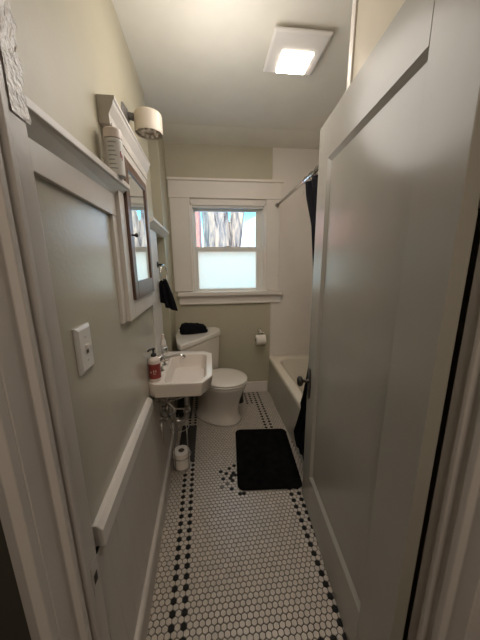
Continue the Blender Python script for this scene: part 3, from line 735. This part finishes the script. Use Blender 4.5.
# ------------------------------------------------------------------ outdoors
g = G(); g.box(-25, YB+.3, -1.2, 25, 40, -.9); struct('ground', g, M['snow'])
tree = thing('tree', 'big forked tree trunk with rough bark outside the window', 'tree', (.25,5.2,-.9))
g = G()
def wig(seed, pts, rr_, n=22):
    rnd = random.Random(seed); loops = []
    for (x, y, z), r in zip(pts, rr_):
        L = []
        for k in range(n):
            a = 2*PI*k/n; w_ = 1 + .10*math.sin(3*a+seed) + .06*math.sin(7*a+z) + rnd.uniform(-.03, .03)
            L.append((x + r*w_*math.cos(a), y + r*w_*math.sin(a), z))
        loops.append(L)
    g.loft(loops)
wig(1, [(.18,5.2,-.95),(.17,5.2,.3),(.16,5.2,1.3),(.13,5.2,2.0),(.08,5.25,2.8),(.0,5.3,4.2)], [.42,.31,.285,.26,.24,.20])
obj('trunk', g, M['bark'], tree, smooth=True)
g = G(); wig(4, [(.36,5.25,.6),(.42,5.25,1.3),(.49,5.25,1.8),(.55,5.25,2.3),(.70,5.3,3.2),(1.0,5.4,4.4)], [.14,.15,.14,.13,.12,.10]); obj('side_trunk', g, M['bark'], tree, smooth=True)
def house(name, label, cat, x0, x1, y0, y1, h, rh, wallm, roofm, win_=True):
    t = thing(name, label, cat, ((x0+x1)/2, y0, -.9))
    g = G(); g.box(x0, y0, -.9, x1, y1, h); obj('wall', g, wallm, t)
    if rh: 
        g = G(); xm = (x0+x1)/2; g.prism([(x0-.3,h),(x1+.3,h),(xm,h+rh)], lambda a,b,s: (a,s,b), y0-.3, y1+.3); obj('roof', g, roofm, t)
    if win_:
        for k in range(3):
            xx = x0 + (x1-x0)*(k+.5)/3; g = G(); g.box(xx-.35, y0-.03, h-1.7, xx+.35, y0+.02, h-.5); obj('window', g, M['print_grey'], t)
house('brick_house', 'red brick house outside beyond the left of the tree', 'house', -3.2, -.40, 11, 15, 5.6, 0, M['brick'], M['snow'])
house('pale_house', 'pale house with light roof outside right of the tree', 'house', .3, 5.6, 12, 17, 2.2, 1.9, M['siding'], M['snow'], False)

# ------------------------------------------------------------------ light
W = bpy.data.worlds.new('world'); SC.world = W; W.use_nodes = True; nt = W.node_tree
bg = nt.nodes['Background']; sky = nt.nodes.new('ShaderNodeTexSky'); sky.sky_type = 'NISHITA'; sky.sun_disc = False
sky.sun_elevation = math.radians(38); sky.sun_rotation = math.radians(150); sky.ozone_density = 2.0; sky.air_density = 1.0
hs = nt.nodes.new('ShaderNodeHueSaturation'); hs.inputs['Saturation'].default_value = 1.7; hs.inputs['Hue'].default_value = .48
nt.links.new(sky.outputs['Color'], hs.inputs['Color']); nt.links.new(hs.outputs['Color'], bg.inputs['Color']); bg.inputs['Strength'].default_value = .72
sl = bpy.data.lights.new('sun', 'SUN'); sl.energy = 3.8; sl.angle = .01; sl.color = (1, .93, .82); so = bpy.data.objects.new('sun', sl); COL.objects.link(so)
so.rotation_euler = (math.radians(52), 0, math.radians(-38)); so.location = (0, 0, 6)
def area(name, loc, rot, sx, sy, e_, col):
    l = bpy.data.lights.new(name, 'AREA'); l.shape = 'RECTANGLE'; l.size = sx; l.size_y = sy; l.energy = e_; l.color = col
    o = bpy.data.objects.new(name, l); COL.objects.link(o); o.location = loc; o.rotation_euler = rot; return o
# added area light outside above the window, boosts the daylight coming in
area('window_fill', (.2, YB+1.1, 2.75), (math.radians(-52), 0, 0), 1.6, .9, 11, (.95, .97, 1.0))
# added fill light in the hall behind the viewer, no real fixture
area('hall_fill', (.1, -.9, 2.50), (0, 0, 0), .6, .6, 16, (1, .86, .72))
pl_ = bpy.data.lights.new('ambient_fill', 'POINT'); pl_.energy = 9.5; pl_.shadow_soft_size = .3; pl_.color = (1, .93, .86); po_ = bpy.data.objects.new('ambient_fill', pl_); COL.objects.link(po_); po_.location = (.08, 1.35, 2.2)  # added soft fill with no fixture, lifts the walls and ceiling

SC.view_settings.view_transform = 'Standard'; SC.view_settings.look = 'None'; SC.view_settings.exposure = .32; SC.view_settings.gamma = 1
SC.cycles.use_denoising = True
SC.cycles.max_bounces = 8; SC.cycles.diffuse_bounces = 5; SC.cycles.glossy_bounces = 4; SC.cycles.transparent_max_bounces = 8
SC.cycles.sample_clamp_indirect = 6
